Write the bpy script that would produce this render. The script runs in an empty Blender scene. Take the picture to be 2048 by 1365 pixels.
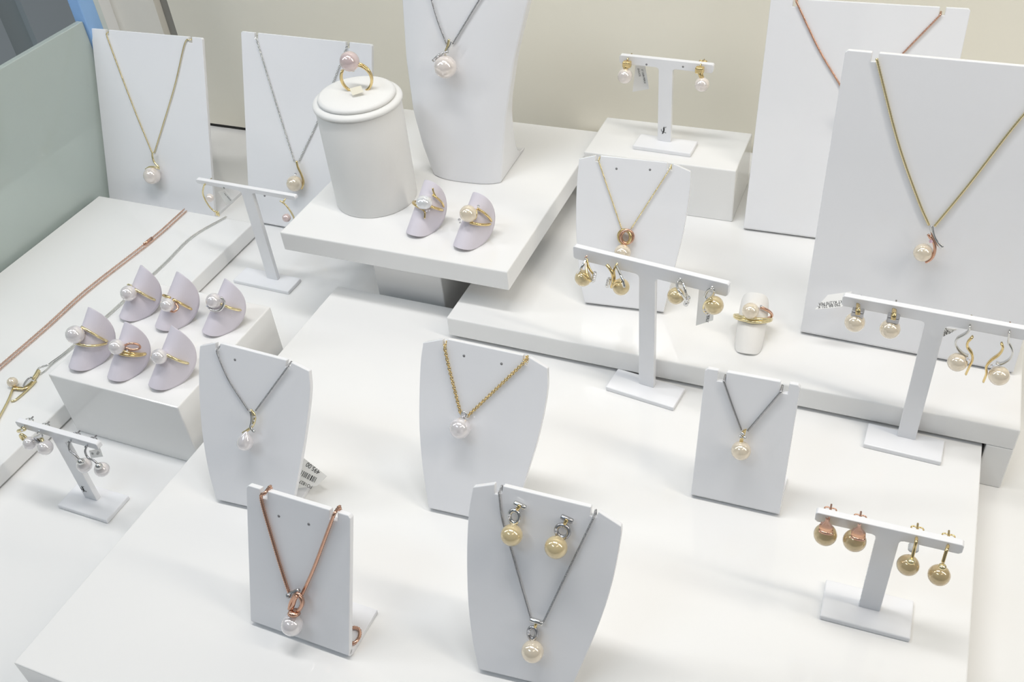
import bpy, bmesh, math, random
from mathutils import Vector as V, Matrix
random.seed(4)
# ------------------------------------------------------------------ camera
F = 1940.21; CX, CY = 1024.0, 682.5
RT = V((0.92252927, 0.37702636, -0.08240674))      # camera right in world axes
DN = V((0.18622569, -0.62191602, -0.76061847))     # camera down
FW = V((-0.33802329, 0.68634655, -0.64394772))     # camera forward
CAM = V((0, 0, 0.428))
scene = bpy.context.scene
COL = scene.collection
cd = bpy.data.cameras.new('camera'); cam = bpy.data.objects.new('camera', cd); COL.objects.link(cam)
cd.sensor_fit = 'HORIZONTAL'; cd.sensor_width = 36.0; cd.lens = F / 2048 * 36; cd.clip_start = 0.01; cd.clip_end = 50
m = Matrix((RT, -DN, -FW)).transposed().to_4x4(); m.translation = CAM; cam.matrix_world = m
scene.camera = cam
scene.view_settings.view_transform = 'Standard'; scene.view_settings.look = 'None'
scene.view_settings.gamma = 1; scene.view_settings.use_curve_mapping = False
scene.view_settings.exposure = 0.07
# ------------------------------------------------------------------ world, case lights and added fill lamps
w = bpy.data.worlds.new('world'); scene.world = w; w.use_nodes = True
w.node_tree.nodes['Background'].inputs[0].default_value = (0.90, 0.95, 1.0, 1)
w.node_tree.nodes['Background'].inputs[1].default_value = 0.18
def area(name, loc, target, sx, sy, power, color):
    l = bpy.data.lights.new(name, 'AREA'); l.shape = 'RECTANGLE'; l.size = sx; l.size_y = sy; l.energy = power; l.color = color
    o = bpy.data.objects.new(name, l); COL.objects.link(o); o.location = loc
    o.rotation_euler = (V(target) - V(loc)).to_track_quat('-Z', 'Y').to_euler()
    return o
area('case_top_light', (-0.22, 0.34, 0.95), (-0.22, 0.36, 0), 0.60, 0.09, 3.7, (1.0, 0.985, 0.97))
area('case_strip_light_right', (0.42, 0.30, 0.60), (-0.15, 0.36, 0.03), 0.03, 0.55, 1.75, (1.0, 0.92, 0.80))
area('case_strip_light_left', (-0.78, 0.22, 0.62), (-0.30, 0.36, 0.03), 0.03, 0.5, 1.0, (0.97, 0.98, 1.0))
area('added_front_fill', (-0.9, -0.9, 2.1), (-0.3, 0.3, 0), 0.9, 0.28, 5.5, (0.66, 0.83, 1.0))  # added cool fill lamp behind the camera, for contrast in pearls and metals
area('added_front_fill', (0.9, -0.5, 2.2), (0.0, 0.35, 0), 0.9, 0.28, 2.0, (1.0, 0.97, 0.93))  # added warm fill lamp, also unseen behind the camera

# ------------------------------------------------------------------ pixel helpers (2048 x 1365 frame)
def ray(p): return RT * ((p[0] - CX) / F) + DN * ((p[1] - CY) / F) + FW
def un(p, z):
    d = ray(p); return CAM + d * ((z - CAM.z) / d.z)
def onpl(p, P, n):
    d = ray(p); return CAM + d * ((P - CAM).dot(n) / d.dot(n))
def pj(P):
    q = P - CAM; z = q.dot(FW); return (CX + F * q.dot(RT) / z, CY + F * q.dot(DN) / z)
def dep(P): return (P - CAM).dot(FW)
def mm(px, P): return px * dep(P) / F           # pixel length to metres at P

# ------------------------------------------------------------------ materials
def lin(c): return tuple((x / 255 / 12.92) if x / 255 <= 0.04045 else ((x / 255 + 0.055) / 1.055) ** 2.4 for x in c) + (1,)
def mat(name, rgb, rough=0.3, metal=0.0, coat=0.0, spec=0.5, noise=0.0, nscale=60, bump=0.0, bscale=400, trans=0.0, ior=1.5, vary=None):
    M = bpy.data.materials.new(name); M.use_nodes = True; nt = M.node_tree; b = nt.nodes['Principled BSDF']
    b.inputs['Base Color'].default_value = lin(rgb); b.inputs['Roughness'].default_value = rough; b.inputs['Metallic'].default_value = metal
    b.inputs['Coat Weight'].default_value = coat; b.inputs['Coat Roughness'].default_value = 0.05
    b.inputs['Specular IOR Level'].default_value = spec; b.inputs['IOR'].default_value = ior; b.inputs['Transmission Weight'].default_value = trans
    tc = nt.nodes.new('ShaderNodeTexCoord')
    if noise > 0:
        n = nt.nodes.new('ShaderNodeTexNoise'); n.inputs['Scale'].default_value = nscale; n.inputs['Detail'].default_value = 4
        nt.links.new(tc.outputs['Object'], n.inputs['Vector'])
        mx = nt.nodes.new('ShaderNodeMix'); mx.data_type = 'RGBA'
        mx.inputs[6].default_value = lin(rgb); mx.inputs[7].default_value = lin(vary or tuple(c * (1 - noise) for c in rgb))
        nt.links.new(n.outputs['Fac'], mx.inputs[0]); nt.links.new(mx.outputs[2], b.inputs['Base Color'])
    if bump > 0:
        n = nt.nodes.new('ShaderNodeTexNoise'); n.inputs['Scale'].default_value = bscale; n.inputs['Detail'].default_value = 3
        nt.links.new(tc.outputs['Object'], n.inputs['Vector'])
        bp = nt.nodes.new('ShaderNodeBump'); bp.inputs['Strength'].default_value = bump; bp.inputs['Distance'].default_value = 0.0005
        nt.links.new(n.outputs['Fac'], bp.inputs['Height']); nt.links.new(bp.outputs[0], b.inputs['Normal'])
    return M
WHITE = mat('white_lacquer', (240, 240, 239), 0.07, noise=0.015, nscale=9)
ACRYL = mat('white_acrylic', (238, 239, 242), 0.10, noise=0.01, nscale=20)
LEATH = mat('white_leather', (235, 235, 233), 0.5, bump=0.12, bscale=900, noise=0.01)
LILAC = mat('lilac_leatherette', (222, 217, 226), 0.6, bump=0.10, bscale=1200, noise=0.02)
WLEAT = mat('white_leatherette', (238, 237, 234), 0.55, bump=0.08, bscale=1200, noise=0.01)
WALL = mat('beige_panel', (243, 239, 225), 0.35, noise=0.04, nscale=3)
WALL2 = mat('cream_panel', (240, 236, 226), 0.4, noise=0.03, nscale=4)
GROOVE = mat('groove_shade_grey', (150, 148, 142), 0.5, noise=0.03)  # recess shading between the wall panels, put into the grey
DARK = mat('dark_gap', (38, 38, 36), 0.6, noise=0.1)
GREEN = mat('green_tinted_glass_panel', (216, 228, 223), 0.05, spec=0.6, trans=0.35, noise=0.06, nscale=5)
STORE = mat('dark_store_wall', (216, 226, 226), 0.5, noise=0.12, nscale=2)
STREAK = mat('reflection_streak_pale', (236, 244, 246), 0.35, noise=0.08, nscale=3)  # reflection streaks of the case glass, put in as a paler colour
BLUE = mat('blue_edge_glint', (150, 192, 242), 0.2, noise=0.05, nscale=30)  # blue light caught by the glass edge, put into the colour
GOLD = mat('yellow_gold', (240, 215, 158), 0.18, metal=1.0, noise=0.08, nscale=700)
PGOLD = mat('pale_gold', (244, 228, 180), 0.2, metal=0.9, noise=0.08, nscale=700)
ROSE = mat('rose_gold', (228, 182, 158), 0.2, metal=1.0, noise=0.1, nscale=700)
PROSE = mat('pale_rose_gold', (240, 208, 190), 0.25, metal=0.75, noise=0.08, nscale=700)
SILV = mat('white_gold', (228, 228, 226), 0.14, metal=1.0, noise=0.08, nscale=700)
DSILV = mat('dark_silver', (188, 188, 190), 0.22, metal=0.85, noise=0.1, nscale=700)
def pearl_mat(name, rgb, tint):
    M = mat(name, rgb, 0.14, metal=0.3, coat=1.0, spec=0.6, noise=0.05, nscale=220, vary=tint)
    return M
P_WHITE = pearl_mat('pearl_white', (240, 236, 232), (228, 224, 230))
P_PINK = pearl_mat('pearl_pink', (245, 237, 229), (238, 229, 225))
P_MAUVE = pearl_mat('pearl_mauve', (228, 208, 202), (214, 196, 200))
P_CREAM = pearl_mat('pearl_cream', (240, 229, 206), (230, 216, 196))
P_GOLD = pearl_mat('pearl_gold', (228, 212, 168), (216, 194, 150))
P_BRONZE = pearl_mat('pearl_deep_gold', (210, 192, 146), (194, 168, 128))
P_BAROQ = mat('pearl_baroque', (236, 238, 240), 0.12, metal=0.35, coat=0.8, bump=0.8, bscale=260)
GEM = mat('clear_stone', (240, 240, 245), 0.02, metal=0.6, coat=1.0)
PINKGEM = mat('pale_pink_stone', (222, 190, 205), 0.03, metal=0.5, coat=1.0)
CREAM = mat('cream_paper', (226, 222, 204), 0.5, noise=0.02)
PAPER = mat('white_tag_paper', (244, 244, 242), 0.55, noise=0.01)
INK = mat('black_print', (38, 38, 40), 0.6, noise=0.05)
SILIC = mat('clear_silicone', (236, 240, 244), 0.15, trans=0.6, ior=1.4)
HOLE = mat('pin_hole_grey', (140, 140, 142), 0.6, noise=0.05)

# ------------------------------------------------------------------ object helpers
def root(name, label, cat, loc, group=None):
    o = bpy.data.objects.new(name, None); COL.objects.link(o); o.location = loc; o.empty_display_size = 0.004
    o['label'] = label; o['category'] = cat
    if group: o['group'] = group
    return o
def _pos(parent):
    p = V((0, 0, 0))
    while parent: p += parent.location; parent = parent.parent
    return p
LAST = {}
def part(parent, name, bm, M, label=None, smooth=True, bevel=0, kind=None, seg=2):
    off = _pos(parent)
    if off.length: bmesh.ops.translate(bm, verts=bm.verts[:], vec=-off)
    bmesh.ops.recalc_face_normals(bm, faces=bm.faces[:])
    me = bpy.data.meshes.new(name); bm.to_mesh(me); bm.free(); me.materials.append(M)
    if smooth:
        for p in me.polygons: p.use_smooth = True
    o = bpy.data.objects.new(name, me); COL.objects.link(o); o.parent = parent
    if label: o['label'] = label
    if kind: o['kind'] = kind
    if parent is not None and parent.data is None and name not in ('chain', 'pearl', 'stone'): LAST[parent.name] = o
    if bevel:
        b = o.modifiers.new('bevel', 'BEVEL'); b.width = bevel; b.segments = seg; b.limit_method = 'ANGLE'; b.angle_limit = 0.6
        if smooth: b.harden_normals = True
    return o
def setting(name, bm, M, bevel=0):
    o = part(None, name, bm, M, smooth=False, bevel=bevel); o['kind'] = 'structure'; return o
def box(bm, x0, x1, y0, y1, z0, z1):
    v = [bm.verts.new((x, y, z)) for z in (z0, z1) for y in (y0, y1) for x in (x0, x1)]
    for f in ((0, 2, 3, 1), (4, 5, 7, 6), (0, 1, 5, 4), (2, 6, 7, 3), (0, 4, 6, 2), (1, 3, 7, 5)): bm.faces.new([v[i] for i in f])
    return bm
def B(*a): return box(bmesh.new(), *a)
def obox(c, ax, ay, az, bm=None):          # box from centre and three half vectors
    bm = bm or bmesh.new()
    v = [bm.verts.new(c + ax * i + ay * j + az * k) for k in (-1, 1) for j in (-1, 1) for i in (-1, 1)]
    for f in ((0, 2, 3, 1), (4, 5, 7, 6), (0, 1, 5, 4), (2, 6, 7, 3), (0, 4, 6, 2), (1, 3, 7, 5)): bm.faces.new([v[i] for i in f])
    return bm
def prism(pts, vec, bm=None):              # planar outline extruded by vec
    bm = bm or bmesh.new(); n = len(pts)
    a = [bm.verts.new(p) for p in pts]; b = [bm.verts.new(p + vec) for p in pts]
    bm.faces.new(a); bm.faces.new(b[::-1])
    for i in range(n): bm.faces.new((a[i], b[i], b[(i + 1) % n], a[(i + 1) % n]))
    return bm
def sphere(c, r, seg=32, ring=20, sc=None, bm=None):
    bm = bm or bmesh.new()
    res = bmesh.ops.create_uvsphere(bm, u_segments=seg, v_segments=ring, radius=r)
    if sc: bmesh.ops.scale(bm, vec=sc, verts=res['verts'])
    bmesh.ops.translate(bm, vec=c, verts=res['verts']); return bm
def gem(c, r, bm=None):
    bm = bm or bmesh.new()
    res = bmesh.ops.create_icosphere(bm, subdivisions=1, radius=r); bmesh.ops.translate(bm, vec=c, verts=res['verts']); return bm
def catmull(pts, n=8, closed=False):
    P = list(pts); out = []; N = len(P)
    if N < 3 and not closed: return [P[0].lerp(P[-1], i / n) for i in range(n + 1)]
    rng = N if closed else N - 1
    for i in range(rng):
        if closed: p0, p1, p2, p3 = P[i - 1], P[i], P[(i + 1) % N], P[(i + 2) % N]
        else:
            p1, p2 = P[i], P[i + 1]; p0 = P[i - 1] if i else p1 * 2 - p2; p3 = P[i + 2] if i + 2 < N else p2 * 2 - p1
        for k in range(n):
            t = k / n
            out.append(0.5 * ((2 * p1) + (p2 - p0) * t + (2 * p0 - 5 * p1 + 4 * p2 - p3) * t * t + (3 * p1 - p0 - 3 * p2 + p3) * t ** 3))
    if not closed: out.append(P[-1].copy())
    return out
def resample(pts, step):
    L = [0]
    for a, b in zip(pts, pts[1:]): L.append(L[-1] + (b - a).length)
    n = max(2, int(round(L[-1] / step))); out = []; j = 0
    for i in range(n + 1):
        s = L[-1] * i / n
        while j < len(L) - 2 and L[j + 1] < s: j += 1
        d = L[j + 1] - L[j]; out.append(pts[j].lerp(pts[j + 1], (s - L[j]) / d if d else 0))
    return out
def frames(pts, closed=False):
    n = len(pts); T = []
    for i in range(n):
        a = pts[i - 1] if (i or closed) else pts[i]; b = pts[(i + 1) % n] if (i < n - 1 or closed) else pts[i]
        T.append((b - a).normalized())
    u = T[0].orthogonal().normalized(); out = []
    for t in T:
        u = (u - t * u.dot(t)); u = u.normalized() if u.length > 1e-9 else t.orthogonal().normalized()
        out.append((t, u, t.cross(u)))
    return out
def tube(pts, r, seg=8, closed=False, bm=None, flat=None, fdir=None):
    """swept tube; r number or function(i/n); flat=(a,b) ellipse radii with a along fdir"""
    bm = bm or bmesh.new(); fr = frames(pts, closed); n = len(pts); rings = []
    for i, (p, (t, u, v)) in enumerate(zip(pts, fr)):
        k = i / max(1, n - 1); ra = rb = r(k) if callable(r) else r
        if flat:
            u = fdir - t * fdir.dot(t); u.normalize(); v = t.cross(u)
            g = r(k) if callable(r) else 1.0
            ra, rb = flat[0] * g, flat[1] * g
        rings.append([bm.verts.new(p + u * (ra * math.cos(2 * math.pi * j / seg)) + v * (rb * math.sin(2 * math.pi * j / seg))) for j in range(seg)])
    m_ = n if closed else n - 1
    for i in range(m_):
        a, b = rings[i], rings[(i + 1) % n]
        for j in range(seg): bm.faces.new((a[j], a[(j + 1) % seg], b[(j + 1) % seg], b[j]))
    if not closed:
        bm.faces.new(rings[0][::-1]); bm.faces.new(rings[-1])
    return bm
def ringpts(c, u, v, ru, rv=None, n=28): 
    rv = rv or ru
    return [c + u * (ru * math.cos(2 * math.pi * i / n)) + v * (rv * math.sin(2 * math.pi * i / n)) for i in range(n)]
def lathe(c, prof, seg=64, bm=None):       # prof list of (r, z)
    bm = bm or bmesh.new(); rows = []
    for r, z in prof:
        rows.append([bm.verts.new((c.x + r * math.cos(2 * math.pi * j / seg), c.y + r * math.sin(2 * math.pi * j / seg), c.z + z)) for j in range(seg)] if r > 1e-6 else [bm.verts.new((c.x, c.y, c.z + z))])
    for a, b in zip(rows, rows[1:]):
        for j in range(seg):
            if len(a) == 1 and len(b) == 1: continue
            if len(a) == 1: bm.faces.new((a[0], b[j], b[(j + 1) % seg]))
            elif len(b) == 1: bm.faces.new((a[j], a[(j + 1) % seg], b[0]))
            else: bm.faces.new((a[j], a[(j + 1) % seg], b[(j + 1) % seg], b[j]))
    return bm
def chain_mesh(pts, kind, bm=None):
    bm = bm or bmesh.new()
    if kind[0] == 'cable':
        _, pitch, rad, wire = kind
        P = resample(pts, pitch); fr = frames(P)
        for i in range(len(P)):
            t, u, v = fr[i]; a = (math.pi / 2 if i % 2 else 0) + 0.5
            w_ = u * math.cos(a) + v * math.sin(a)
            tube(ringpts(P[i], t, w_, pitch * 0.78, rad, 10), wire, 5, True, bm)
    elif kind[0] == 'bead':                      # snake / curb look: pinched tube
        _, pitch, rad = kind
        P = resample(pts, pitch / 2)
        tube(P, None or (lambda k, n=len(P) - 1: rad * (1.12 if int(round(k * n)) % 2 else 0.80)), 7, False, bm)
    else:                                        # two-strand rope
        _, pitch, rad = kind
        P = resample(pts, pitch / 5); fr = frames(P)
        for ph in (0, math.pi):
            tube([p + (u * math.cos(ph + i * 1.2) + v * math.sin(ph + i * 1.2)) * rad * 0.55 for i, (p, (t, u, v)) in enumerate(zip(P, fr))], rad * 0.55, 5, False, bm)
    return bm
def text_part(parent, name, s, origin, xdir, ydir, size, M=INK):
    cu = bpy.data.curves.new(name, 'FONT'); cu.body = s; cu.size = 1.0; cu.align_x = 'CENTER'; cu.align_y = 'CENTER'
    tmp = bpy.data.objects.new(name + '_tmp', cu); COL.objects.link(tmp)
    bpy.context.view_layer.update()
    me = bpy.data.meshes.new_from_object(tmp.evaluated_get(bpy.context.evaluated_depsgraph_get()))
    bpy.data.objects.remove(tmp); bpy.data.curves.remove(cu)
    off = _pos(parent)
    for v in me.vertices: v.co = origin + xdir * (v.co.x * size) + ydir * (v.co.y * size) - off
    me.materials.clear(); me.materials.append(M)
    o = bpy.data.objects.new(name, me); COL.objects.link(o); o.parent = parent; return o
ZUP = V((0, 0, 1))

# ------------------------------------------------------------------ setting
ZM, ZMID, ZL, ZT, ZB, ZBOX = 0.028, 0.045, 0.0135, 0.078, 0.050, 0.0855
bm = B(-0.76, 0.55, -0.12, 0.676, -0.02, 0.0); setting('floor', bm, WHITE)
bm = B(-0.638, 0.55, 0.672, 0.69, 0.004, 0.75); setting('wall_back', bm, WALL)
bm = B(-0.704, -0.652, 0.670, 0.69, 0.004, 0.75); setting('wall_back_side', bm, WALL2)
bm = B(-0.652, -0.638, 0.678, 0.69, 0.004, 0.75); setting('trim_1', bm, GROOVE)
bm = B(-0.704, 0.55, 0.674, 0.688, 0.0, 0.004); setting('trim_2', bm, DARK)
bm = B(-0.738, -0.704, 0.655, 0.69, 0.0, 0.75); setting('trim_3', bm, WHITE, 0.002)
bm = B(-0.646, -0.640, -0.10, 0.574, 0.0, 0.1455); setting('wall_left', bm, GREEN, 0.0006)
bm = B(-0.649, -0.637, 0.5745, 0.590, 0.0, 0.75); setting('trim_4', bm, BLUE, 0.001)
bm = B(-0.6465, -0.6385, 0.5905, 0.596, 0.0, 0.75); setting('trim_5', bm, STORE)
bm = B(-1.75, -1.70, -1.0, 2.2, -0.9, 0.9); o_ = setting('wall_store', bm, STORE)
for y0 in (0.75, 1.12, 1.38, 1.72): part(o_, 'streak_board', B(-1.70, -1.685, y0, y0 + 0.20, -0.7, 0.6), STREAK, smooth=False)  # upright boards added to imitate reflection streaks

# ------------------------------------------------------------------ platforms
def platform(name, label, boxes, M=WHITE, bevel=0.0008):
    x = boxes[0]; r = root(name, label, 'platform', ((x[1][0] + x[1][1]) / 2, (x[1][2] + x[1][3]) / 2, min(b[1][4] for b in boxes)))
    for nm, b in boxes: part(r, nm, B(*b), M, smooth=False, bevel=bevel)
    return r
platform('display_platform', 'large low glossy white platform under the five front pendant easels', [('top_board', (-0.3515, 0.0675, 0.134, 0.4465, 0.010, ZM)), ('plinth', (-0.3515, 0.0675, 0.134, 0.4465, 0.0, 0.0100))], bevel=0.0006)
platform('display_platform', 'long thin white platform along the green glass with two chains lying on it', [('top_board', (-0.6355, -0.4752, -0.05, 0.5185, 0.0012, ZL)), ('foot', (-0.632, -0.479, -0.045, 0.515, 0.0, 0.0012))])
platform('display_bridge', 'white bridge-shaped platform with a square leg at its right end', [('top_board', (-0.2502, 0.0825, 0.4175, 0.668, ZM + 0.0026, ZMID)), ('leg', (0.0690, 0.0825, 0.4175, 0.664, 0.0, ZM + 0.0026)), ('leg', (-0.2400, -0.2270, 0.4478, 0.664, 0.0, ZM + 0.0026))])
platform('display_tray', 'raised white tray on a square post carrying the round ring stand and the bust', [('tray_board', (-0.3767, -0.2112, 0.4325, 0.614, ZT - 0.0143, ZT)), ('post', (-0.3215, -0.2700, 0.4515, 0.520, 0.0, ZT - 0.0143))])
platform('display_block', 'tall white block holding six lilac ring clips in two rows', [('block', (-0.4635, -0.3640, 0.2905, 0.3895, 0.0, ZB))])
platform('display_box', 'small white box by the back wall under the smallest earring stand', [('box_body', (-0.2090, -0.1020, 0.5705, 0.6236, ZMID, ZBOX))])

# ------------------------------------------------------------------ T-shaped earring stands
TS = {}
def tstand(key, label, z0, post, hd, hw, zb0, zb1, base, logo=None, holes=()):
    a = math.radians(hd); e = V((math.cos(a), math.sin(a), 0)); b = V((-e.y, e.x, 0)); n = -b
    P = un(post, z0 + 0.003); P.z = z0; th = 0.0034
    r = root('earring_stand', label, 'earring stand', P, 'T-shaped earring stands')
    cs = [un(q, z0 + 0.003) for q in base]
    s0, s1 = (cs[0] - P).dot(e), (cs[1] - P).dot(e); d0 = (cs[1] - P).dot(b); d1 = (cs[2] - P).dot(b)
    q = [P + e * s + b * d for s, d in ((s0, d0), (s1, d0), (s1, d1), (s0, d1))]
    part(r, 'base', prism(q, ZUP * 0.003), ACRYL, smooth=False, bevel=0.0006)
    pw, fr = 0.00475, 0.0018
    out = [(-pw, 0.003), (pw, 0.003), (pw, zb0 - fr), (pw + fr * .3, zb0 - fr * .3), (pw + fr, zb0), (hw[1] - .0012, zb0), (hw[1], zb0 + .0012), (hw[1], zb1 - .0008), (hw[1] - .0008, zb1),
           (hw[0] + .0008, zb1), (hw[0], zb1 - .0008), (hw[0], zb0 + .0012), (hw[0] + .0012, zb0), (-pw - fr, zb0), (-pw - fr * .3, zb0 - fr * .3), (-pw, zb0 - fr)]
    up = part(r, 'upright', prism([P + e * s + ZUP * z for s, z in out], b * th), ACRYL, smooth=False, bevel=0.0003)
    for h in holes:
        c = onpl(h, P, n)
        part(up, 'pin_hole', tube([c - n * .0004, c + n * .00008], 0.0007, 10), HOLE)
    if logo:
        c = onpl(logo, P + n * .00012, n)
        def Q(pts): return [c + e * x * .0016 + ZUP * y * .0016 for x, y in pts]
        mbm = prism(Q([(-.7, -1.9), (-.1, -1.5), (.5, .2), (.2, 1.9), (-.2, 1.2), (-.1, .1)]), n * .00004)
        tube(catmull(Q([(1.2, 1.8), (.2, 1.0), (-.1, 0), (.4, -.8), (1.2, -1.1)]), 5),   .00014, 5, bm=mbm)
        tube(catmull(Q([(-1.0, .5), (-.9, -.4), (-.3, -.7)]), 5),   .00014, 5, bm=mbm)
        part(up, 'monogram', mbm, INK, label='small black monogram on the post')
    TS[key] = (P, e, b, n, th, z0)
    return r
tstand('mid', 'tall white earring stand in front of the bridge, two gold pearl pairs', ZM, (1292, 772), -7, (-.0443, .0452), .0834, .0916, [(1213, 771), (1347, 816), (1365, 775)])
tstand('right', 'tall white earring stand at the right edge beside the big front panel', ZM, (1812, 877), -2, (-.0448, .0450), .0835, .0900, [(1727, 888), (1883, 925), (1890, 881)])
tstand('br', 'short white earring stand in the bottom right corner on the large platform', ZM, (1738, 1219), 1, (-.0306, .0292), .0552, .0612, [(1640, 1232), (1821, 1279), (1832, 1203)])
tstand('bl', 'short white earring stand with a black monogram at bottom left, on the case floor', 0, (182, 999), 0, (-.0298, .0303), .0551, .0600, [(115, 1009), (212.7, 1042), (255, 991)], logo=(166, 979))
tstand('left', 'tall white earring stand behind the ring block, with two curved gold earrings', 0, (545, 559), -1, (-.0440, .0420), .0803, .0838, [(465, 561), (576, 584), (601.6, 556.6)], holes=[(448, 376), (529, 392)])
tstand('back', 'short white earring stand with a monogram on the small box at the back', ZBOX, (1328, 283), -2, (-.0322, .0320), .0572, .0632, [(1263, 294), (1381, 307.6), (1392, 282)], logo=(1327, 261), holes=[(1293, 129), (1366, 133.5)])

# ------------------------------------------------------------------ pendant easels and panels
PN = {}
def easel(key, label, z0, bl, br, tilt, side_px, basew=None, depth=.027, rect=None, notches=None, holes=(), name='pendant_easel', cat='easel', th=.003, group='white necklace easels'):
    zb = z0 + .003; P0 = un(bl, zb); P1 = un(br, zb); e = (P1 - P0); e.z = 0; W = e.length; e.normalize(); b = V((-e.y, e.x, 0))
    t = math.radians(tilt); u = ZUP * math.cos(t) + b * math.sin(t); n = e.cross(u); 
    if n.dot(b) > 0: n = -n
    r = root(name, label, cat, V((P0.x + e.x * W / 2, P0.y + e.y * W / 2, z0)), group)
    def st(p):
        q = onpl(p, P0, n) - P0; return V((q.dot(e), q.dot(u), 0))
    if rect:
        tl, nx, nd, nw, Wd = rect; rr = .0012; Wd = Wd or W; H = st(tl).y; nx = [st(q).x for q in nx]; rect = (Wd,)
        out = [(0, 0), (Wd, 0), (Wd, H - rr), (Wd - rr, H)]
        for x in nx[::-1]: out += [(x + nw / 2, H), (x + nw / 2, H - nd), (x - nw / 2, H - nd), (x - nw / 2, H)]
        out += [(rr, H), (0, H - rr)]
        out = [V((x, y, 0)) for x, y in out]
    else:
        L_, T_, R_ = side_px            # left side bottom->top, top edge incl. notches left->right, right side top->bottom
        lp = catmull([st(p) for p in L_], 6); rp = catmull([st(p) for p in R_], 6)
        out = lp + [st(p) for p in T_] + rp
        s_ = [o.x for o in (lp[0], rp[-1])]; 
    pan = part(r, 'panel', prism([P0 + e * q.x + u * q.y for q in out], -n * th), ACRYL, smooth=False, bevel=0.0004)
    x0, x1 = (0, rect[0]) if rect else (lp[0].x, rp[-1].x)
    # bent foot: a short bend under the panel running back into a flat base
    prof = [(0, .003), (.0009, .0016), (.0022, .0006), (.0040, 0), (depth, 0), (depth, .0026), (.0065, .0026), (.0044, .0034), (.0034, .0048)]
    q = [P0 + e * x0 + b * y + ZUP * (z - .003) for y, z in prof]
    part(r, 'foot', prism(q, e * (x1 - x0)), ACRYL, smooth=False, bevel=0.0002)
    PN[key] = (P0, e, u, n, b)
    for h in holes:
        c = onpl(h, P0, n); part(pan, 'pin_hole', tube([c - n * .0004, c + n * .00008], 0.0007, 10), HOLE)
    return r
easel('A', 'white shouldered easel with a drop pearl pendant, beside the ring block', ZM, (432, 999), (585, 1034), 24,
      ([(432, 999), (416, 938), (404, 865), (398, 780), (398, 715), (400, 692)], [(431, 686), (431, 699), (438, 702), (441, 687), (573, 721), (571, 734), (579, 738), (582, 725)], [(618, 743), (620, 790), (609, 880), (594, 965), (580, 1033)]), holes=[(470, 720)])
easel('B', 'white shouldered easel with a round white pearl on a gold cable chain', ZM, (857, 1016), (1022, 1053), 25,
      ([(857, 1016), (844.6, 932), (838.5, 855), (838.5, 788), (841, 725), (846, 686)], [(885, 679), (886, 694), (892, 696), (894, 678.5), (1046, 711), (1045, 728), (1054, 731), (1058, 715)], [(1095, 737), (1094, 788), (1077, 874), (1054, 950), (1022, 1053)]), holes=[(928, 712), (1003, 728)])
easel('E', 'white shouldered easel at the bottom edge with two earrings above a pendant', ZM, (957, 1339), (1140, 1383), 24,
      ([(957, 1339), (945, 1282), (936, 1204), (933.5, 1111), (937, 1030), (946, 975)], [(989, 969), (989.5, 988), (997, 990), (1004, 986), (1006, 972.5), (1182, 1015), (1181, 1032), (1188, 1037), (1194, 1034), (1197, 1024)], [(1242.7, 1053.6), (1241, 1080), (1222.4, 1173.5), (1191, 1267), (1140, 1383)]))
easel('F', 'white shouldered easel with a twin gold ring pendant, standing on the bridge', ZMID, (1169, 604), (1327, 623), 20,
      ([(1169, 604), (1160, 560), (1153, 480), (1152, 420), (1153.4, 371), (1158, 318)], [(1191, 311), (1191, 323), (1199, 325), (1201, 311.5), (1335, 325.5), (1334, 339), (1344, 341), (1346, 327.5)], [(1381.5, 343.5), (1380, 379), (1369, 454), (1353, 521.6), (1327, 623)]), holes=[(1233, 337.6), (1300, 339.6)])
easel('C', 'white rectangular easel with a cream pearl on a dark silver chain, under the bridge edge', ZM, (1382, 989), (1559, 1029), 15, None, rect=((1411, 737), ((1444, 753), (1568, 780)), .0058, .0040, None))
easel('D', 'white rectangular easel with a rose gold chain and twisted loop, at the bottom', ZM, (501, 1242), (698, 1313), 21.5, None, rect=((494.5, 971), ((527, 985), (667, 1026)), .0045, .0040, None), holes=[(557.7, 1032.8), (617.4, 1049)])
def bigpanel(key, label, zc, bl, br, tilt, tl, nx, W=None):
    return easel(key, label, zc, bl, br, tilt, None, rect=(tl, nx, .0045, .0032, W), name='necklace_display_stand', cat='necklace stand', th=.003, depth=.045, group='tall white necklace panels')
bigpanel('P1', 'tall white panel standing by the green glass with a thin gold chain', 0, (219, 400), (429, 433), 20, (187, 57), ((214, 62), (380, 73)))
bigpanel('P2', 'tall white panel between the glass-side panel and the ring stand, silver chain', 0, (499, 440), (566, 452.3), 20, (480, 62), ((512, 70), (695, 86)), .1170)
bigpanel('P3', 'tall white panel at the back right with a rose gold chain', ZMID, (1487, 455), (1600, 470), 13, (1542, -5), ((1592, 2), (1885, 22)), .1125)
bigpanel('P4', 'large white panel at the right edge with a thick gold chain', ZMID, (1601, 662), (2027, 744), 8, (1690, 100), ((1751, 108), (2130, 148)))

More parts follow.
